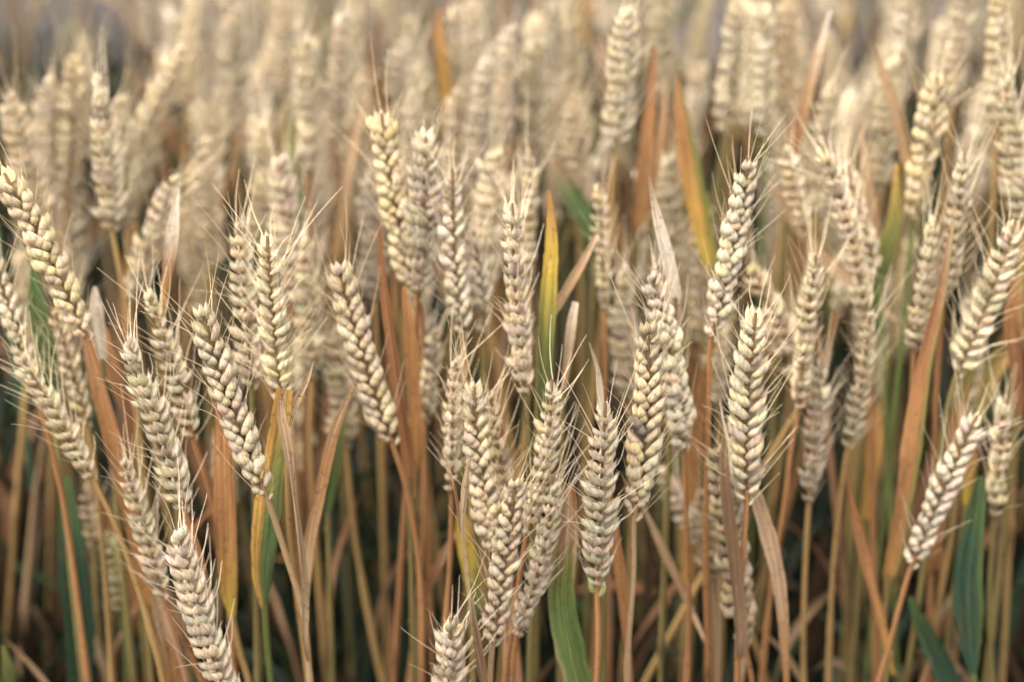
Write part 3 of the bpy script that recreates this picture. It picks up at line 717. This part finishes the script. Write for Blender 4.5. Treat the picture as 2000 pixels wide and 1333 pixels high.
blade([(1902, 1322), (1894, 1250), (1892, 1130), (1906, 1010), (1916, 930)], [16, 64, 72, 50, 22], 0.10, ['dark', 'dark', 'dark', 'green'], own=('green', 'green stem with a broad dark blue-green blade', [(1903, 1345)]), fold=0.15, edge=('green', 0.4, 1))
blade([(1880, 1390), (1848, 1320), (1810, 1240), (1778, 1165)], [56, 58, 50, 16], 0.12, ['dark', 'dark', 'dark', 'green'], fold=0.2, label='dark green leaf tip pointing up')
blade([(1388, 520), (1372, 450), (1350, 340), (1332, 230), (1322, 150)], [40, 58, 60, 42, 8], 0.32, ['lime', 'yellow', 'amber', 'orange', 'orange'], fold=0.2, edge=('lime', 0.4, 1), label='blurred blade, orange and yellow-green')
blade([(1246, 440), (1256, 330), (1270, 220), (1278, 90)], [30, 34, 28, 10], 0.38, ['amber', 'orange', 'orange', 'rust'], fold=0.3)
blade([(1272, 430), (1284, 320), (1296, 240), (1300, 150)], [26, 28, 22, 8], 0.40, ['amber', 'orange', 'pink'], fold=0.3)
blade([(800, 930), (780, 800), (762, 660), (748, 540), (740, 430)], [34, 30, 26, 20, 8], 0.11, ['orange', 'rust', 'rust', 'rust'], fold=0.4, label='rust-red blade')
blade([(812, 900), (806, 760), (800, 640), (790, 560)], [30, 34, 28, 14], 0.14, ['amber', 'orange', 'orange'], fold=0.4)
blade([(316, 620), (326, 530), (338, 450), (349, 368)], [14, 26, 30, 6], 0.12, ['lime', 'amber', 'orange', 'white', 'white'], fold=0.35, label='orange leaf tip bleached white')
blade([(1318, 580), (1302, 500), (1284, 420), (1268, 345)], [30, 32, 22, 5], 0.11, ['pink', 'white', 'white', 'dry'], fold=0.4, label='bleached dry leaf tip')
blade([(1100, 760), (1108, 690), (1118, 630), (1126, 590)], [14, 22, 24, 18], 0.11, ['pink', 'pink', 'white'], fold=0.6, label='folded pinkish dry leaf end')
blade([(1050, 650), (1090, 590), (1140, 510), (1166, 460)], [20, 24, 20, 10], 0.13, ['dry', 'pink', 'tan', 'pink'], fold=0.6, label='dry strip of leaf lying across')
blade([(1062, 860), (1066, 700), (1072, 580), (1078, 470), (1072, 370)], [30, 38, 40, 32, 8], 0.12, ['green', 'green', 'lime', 'yellow', 'orange'], fold=0.2, label='blade green below and yellow above')
blade([(1160, 470), (1140, 420), (1110, 370), (1080, 310)], [40, 46, 44, 16], 0.33, ['dark', 'green', 'green', 'tan'], fold=0.2)
blade([(100, 760), (88, 680), (74, 600), (66, 520)], [40, 52, 46, 14], 0.16, ['dark', 'green', 'green'], fold=0.2)
blade([(160, 1400), (150, 1200), (138, 1060), (130, 930)], [70, 80, 70, 24], 0.17, ['dark', 'dark', 'dark', 'green'], fold=0.2, label='dark green blade deep among the stems')
blade([(285, 1180), (250, 1010), (212, 840), (178, 690), (160, 600)], [30, 34, 36, 34, 10], 0.10, ['amber', 'orange', 'orange', 'pink'], fold=0.4)
blade([(652, 500), (668, 400), (690, 290), (716, 180)], [26, 30, 26, 8], 0.42, ['amber', 'tan', 'pink'], fold=0.4)
blade([(1540, 320), (1566, 220), (1596, 110), (1622, 20)], [26, 28, 22, 8], 0.36, ['amber', 'orange', 'tan', 'white'], fold=0.3)
blade([(1770, 320), (1748, 220), (1728, 150), (1712, 90)], [26, 28, 24, 8], 0.36, ['amber', 'tan', 'pink'], fold=0.3)
blade([(1712, 480), (1700, 390), (1690, 310), (1684, 240)], [22, 26, 20, 6], 0.26, ['orange', 'tan', 'pink'], fold=0.4)
blade([(1700, 620), (1728, 500), (1746, 420), (1752, 320)], [28, 40, 32, 8], 0.24, ['dark', 'green', 'lime', 'amber'], fold=0.2)
blade([(874, 260), (870, 180), (862, 100), (856, 20)], [24, 30, 26, 10], 0.5, ['amber', 'amber', 'orange'], fold=0.3)
blade([(10, 1400), (14, 1320), (6, 1260)], [40, 40, 10], 0.1, ['green', 'green', 'lime'], fold=0.2)
blade([(345, 1345), (330, 1260), (315, 1180), (308, 1110)], [50, 58, 52, 14], 0.09, ['amber', 'orange', 'pink', 'pink'], fold=0.3)
blade([(1228, 1345), (1222, 1250), (1212, 1120), (1200, 1020), (1190, 950)], [20, 24, 30, 26, 8], 0.045, ['orange', 'rust', 'orange', 'rust'], fold=0.6)
blade([(1735, 1280), (1706, 1160), (1676, 1030), (1655, 930)], [20, 26, 26, 8], 0.10, ['amber', 'orange', 'rust'], fold=0.5)
blade([(1352, 1200), (1320, 1130), (1285, 1050), (1255, 985)], [16, 22, 22, 8], 0.10, ['tan', 'tan', 'dry'], fold=0.5)
blade([(816, 1180), (850, 1110), (890, 1040)], [24, 30, 10], 0.14, ['orange', 'rust', 'tan'], fold=0.4)
blade([(1720, 600), (1625, 520), (1560, 440), (1505, 360)], [30, 34, 30, 8], 0.28, ['pink', 'pink', 'tan'], fold=0.4)
blade([(1180, 860), (1172, 790), (1166, 730), (1150, 670)], [14, 18, 16, 5], 0.05, ['tan', 'white', 'dry'], fold=0.6, twist=[0, 20, 40, 60])
blade([(200, 700), (192, 640), (188, 590), (186, 560)], [22, 30, 28, 10], 0.15, ['pink', 'white', 'white'], fold=0.4)
blade([(925, 1180), (918, 1110), (905, 1040), (900, 980)], [44, 48, 40, 12], 0.07, ['green', 'lime', 'yellow', 'amber'], fold=0.2)
blade([(640, 1000), (660, 880), (676, 800)], [20, 26, 10], 0.16, ['lime', 'green', 'lime'], fold=0.3)
blade([(1690, 1010), (1700, 930), (1712, 850), (1716, 790)], [30, 40, 36, 10], 0.2, ['amber', 'amber', 'orange'], fold=0.3)
blade([(1885, 985), (1890, 930), (1898, 880)], [18, 40, 34], 0.18, ['amber', 'yellow', 'orange'], fold=0.2)
blade([(250, 900), (246, 800), (220, 720), (205, 640)], [24, 34, 40, 14], 0.2, ['rust', 'rust', 'orange'], fold=0.3)
blade([(1990, 800), (1982, 700), (1976, 620), (1985, 540)], [24, 36, 36, 14], 0.18, ['rust', 'rust', 'orange'], fold=0.3)

# ------------------------------------------------------------------ the crowd of stalks behind
rnd = random.Random(5)
halfw = lambda Y: 0.30 * Y
n_back, tries, used = 0, 0, []
while n_back < 165 and tries < 5000:
    tries += 1
    Y = rnd.uniform(1.02, 1.22) if n_back < 32 else rnd.uniform(1.2, 1.95); x = rnd.uniform(-1, 1) * (halfw(Y) + 0.02)
    if any((x - a) ** 2 + (Y - b) ** 2 < 0.035 ** 2 for a, b in used): continue
    z = rnd.gauss(0.79, 0.04) - (0.035 if Y < 1.2 else 0)
    p = np.array([x, Y, z]) - CAM
    px, py = 1000 + FPX * p[0] / (p @ FWD), 666.5 - FPX * (p @ UPV) / (p @ FWD)
    if px < 300 and py < 130 and rnd.random() < 0.6: continue
    used.append((x, Y)); n_back += 1
    size_b = rnd.uniform(1.05, 1.3)
    lx = rnd.gauss(0, 0.15) - 0.12 * x
    tip = (px, py)
    b = np.array([x, Y, z]) - 0.086 * unit(np.array([lx, 0, 1])) - CAM
    base = (1000 + FPX * b[0] / (b @ FWD), 666.5 - FPX * (b @ UPV) / (b @ FWD))
    wheat_stalk(tip, base, Y / Y0 - 1, rnd.uniform(0, 90), rnd.choice(['tan', 'pale', 'pale', 'gold', 'pale', 'tan']), 'blurred straw-coloured stalk crowded among many others in the rows at the back', rnd.choice(['straw', 'orange', 'olive', 'tan']), depth=rnd.uniform(-.02, .02), bend=rnd.uniform(-.012, .012), awn=0.6, leaves=rnd.choice([0, 1, 1, 2]), group='blurred stalks crowding the rows at the back', split=False, seed=tries, size=size_b)
n_t = 0
used = []
while n_t < 22:
    Y = rnd.uniform(0.90, 1.70); x = rnd.uniform(-1, 1) * (halfw(Y) + 0.02)
    if any((x - a) ** 2 + (Y - b) ** 2 < 0.03 ** 2 for a, b in used): continue
    used.append((x, Y)); n_t += 1
    zt = min(CZ - Y * 0.60, rnd.uniform(0.48, 0.70))
    tiller(x, Y, zt, 'earless leafy stem standing in the shade between the eared stalks', rnd, rnd.choice(['olive', 'olive', 'green', 'straw', 'orange']), rnd.choice([1, 2, 2, 3]), 'earless leafy stems in the shade')

# ------------------------------------------------------------------ the rest of the crop round about, too many to count
q = MB(); rnd = random.Random(9)
mini = []
for v in range(4):
    C = catmull([(0, 0, 0), (rnd.uniform(-.003, .003), 0.002, 0.045), (rnd.uniform(-.01, .01), 0, 0.088)], 10)
    lay, aw = ear_layout(C, R(v * 30), rnd, 1.0, 0.45)
    e = MB(); merged_ear(e, lay, SPK_MIN, rnd=rnd); merged_awns(e, aw, n=3)
    mini.append(e.arrays())
step = 0.09
for ix in np.arange(-1.2, 1.2, step):
    for iy in np.arange(-0.5, 2.7, step):
        x, y = ix + rnd.uniform(-.5, .5) * step, iy + rnd.uniform(-.5, .5) * step
        zt = rnd.gauss(0.78, 0.04)
        if abs(x) < 0.31 * y + 0.05:
            if 0.60 < y < 1.95 or (y > 1.95 and rnd.random() < 0.45): continue
            if 0.2 < y <= 0.60: zt = min(zt, CZ - y * 0.74 - 0.03)
        if math.hypot(x, y) < 0.12: continue
        v, f, uv, c = mini[rnd.randrange(4)]
        a_ = rnd.uniform(0, 6.28); ca, sa = math.cos(a_), math.sin(a_)
        lx, ly = rnd.gauss(0, .15), rnd.gauss(0, .15)
        Mx = np.array([[ca, -sa, lx], [sa, ca, ly], [0, 0, 1]])
        q.add(v @ Mx.T + np.array([x, y, zt - 0.088]), f, uv, c * rnd.uniform(0.8, 1.1))
        C = catmull([(x - lx * 0.12, y - ly * 0.12, 0), (x - lx * 0.06, y - ly * 0.06, zt * 0.5), (x, y, zt - 0.087)], 6)
        tube(q, C, 0.0016, np.array(STEMC[rnd.choice(['straw', 'orange', 'olive'])]), 4)
        for _ in range(3):
            z0 = rnd.uniform(0.2, 0.6); az = rnd.uniform(0, 6.28); h = np.array([math.cos(az), math.sin(az), 0])
            p0 = np.array([x, y, z0]); Ll = rnd.uniform(.12, .22); s_ = np.linspace(0, 1, 7)[:, None]
            P = p0 + h * Ll * (0.35 * s_ + 0.3 * s_ ** 2) + np.array([0, 0, 1.0]) * Ll * (s_ * 0.95 - rnd.uniform(0.3, 1.3) * s_ ** 2)
            sd = np.array([-h[1], h[0], 0]); wd = 0.004 * np.sin(np.clip(s_ * 2.6 + 0.5, 0, 3.1)) + 0.0004
            q.grid(np.stack([P - sd * wd, P + np.array([0, 0, -.001]), P + sd * wd], 1), np.stack(np.broadcast_arrays(s_ * 2, np.array([[0, .5, 1.0]])), -1), np.array(C_[rnd.choice(['orange', 'tan', 'amber', 'rust', 'green', 'lime'])]))
o = obj('wheat_field', q.mesh('wheat_field', M_HUSK)); o['kind'] = 'stuff'

# the withered lower leaves and side shoots under the ears, added dense to absorb light
q = MB(); rnd = random.Random(21)
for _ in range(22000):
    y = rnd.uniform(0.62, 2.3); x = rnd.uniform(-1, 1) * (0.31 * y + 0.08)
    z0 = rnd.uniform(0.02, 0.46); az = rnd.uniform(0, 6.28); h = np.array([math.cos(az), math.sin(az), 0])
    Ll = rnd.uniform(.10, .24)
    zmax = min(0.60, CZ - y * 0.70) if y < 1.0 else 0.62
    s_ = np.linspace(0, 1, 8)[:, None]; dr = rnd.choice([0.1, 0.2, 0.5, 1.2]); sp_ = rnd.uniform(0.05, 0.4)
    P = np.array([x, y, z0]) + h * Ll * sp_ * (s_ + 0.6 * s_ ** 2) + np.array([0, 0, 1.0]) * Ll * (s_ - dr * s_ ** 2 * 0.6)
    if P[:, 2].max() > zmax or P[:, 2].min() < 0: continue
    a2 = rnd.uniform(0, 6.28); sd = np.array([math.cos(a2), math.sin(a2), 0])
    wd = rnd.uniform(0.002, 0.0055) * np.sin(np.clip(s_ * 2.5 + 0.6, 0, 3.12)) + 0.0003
    cc = np.array(C_[rnd.choice(['brown', 'dark', 'dark', 'green', 'brown', 'dark', 'dark'])]) * rnd.uniform(0.2, 0.45)  # leaf colours scaled down: shade of the gaps painted in
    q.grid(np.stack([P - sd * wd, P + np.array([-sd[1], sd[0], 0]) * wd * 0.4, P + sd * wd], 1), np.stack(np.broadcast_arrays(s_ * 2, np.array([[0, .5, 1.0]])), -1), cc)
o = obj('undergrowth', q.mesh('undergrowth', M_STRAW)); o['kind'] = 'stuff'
for lab, L in LENS.items():
    if not 0.066 < L < 0.112: print('LEN %.3f %s' % (L, lab))
print('STALKS', len(STALKS))
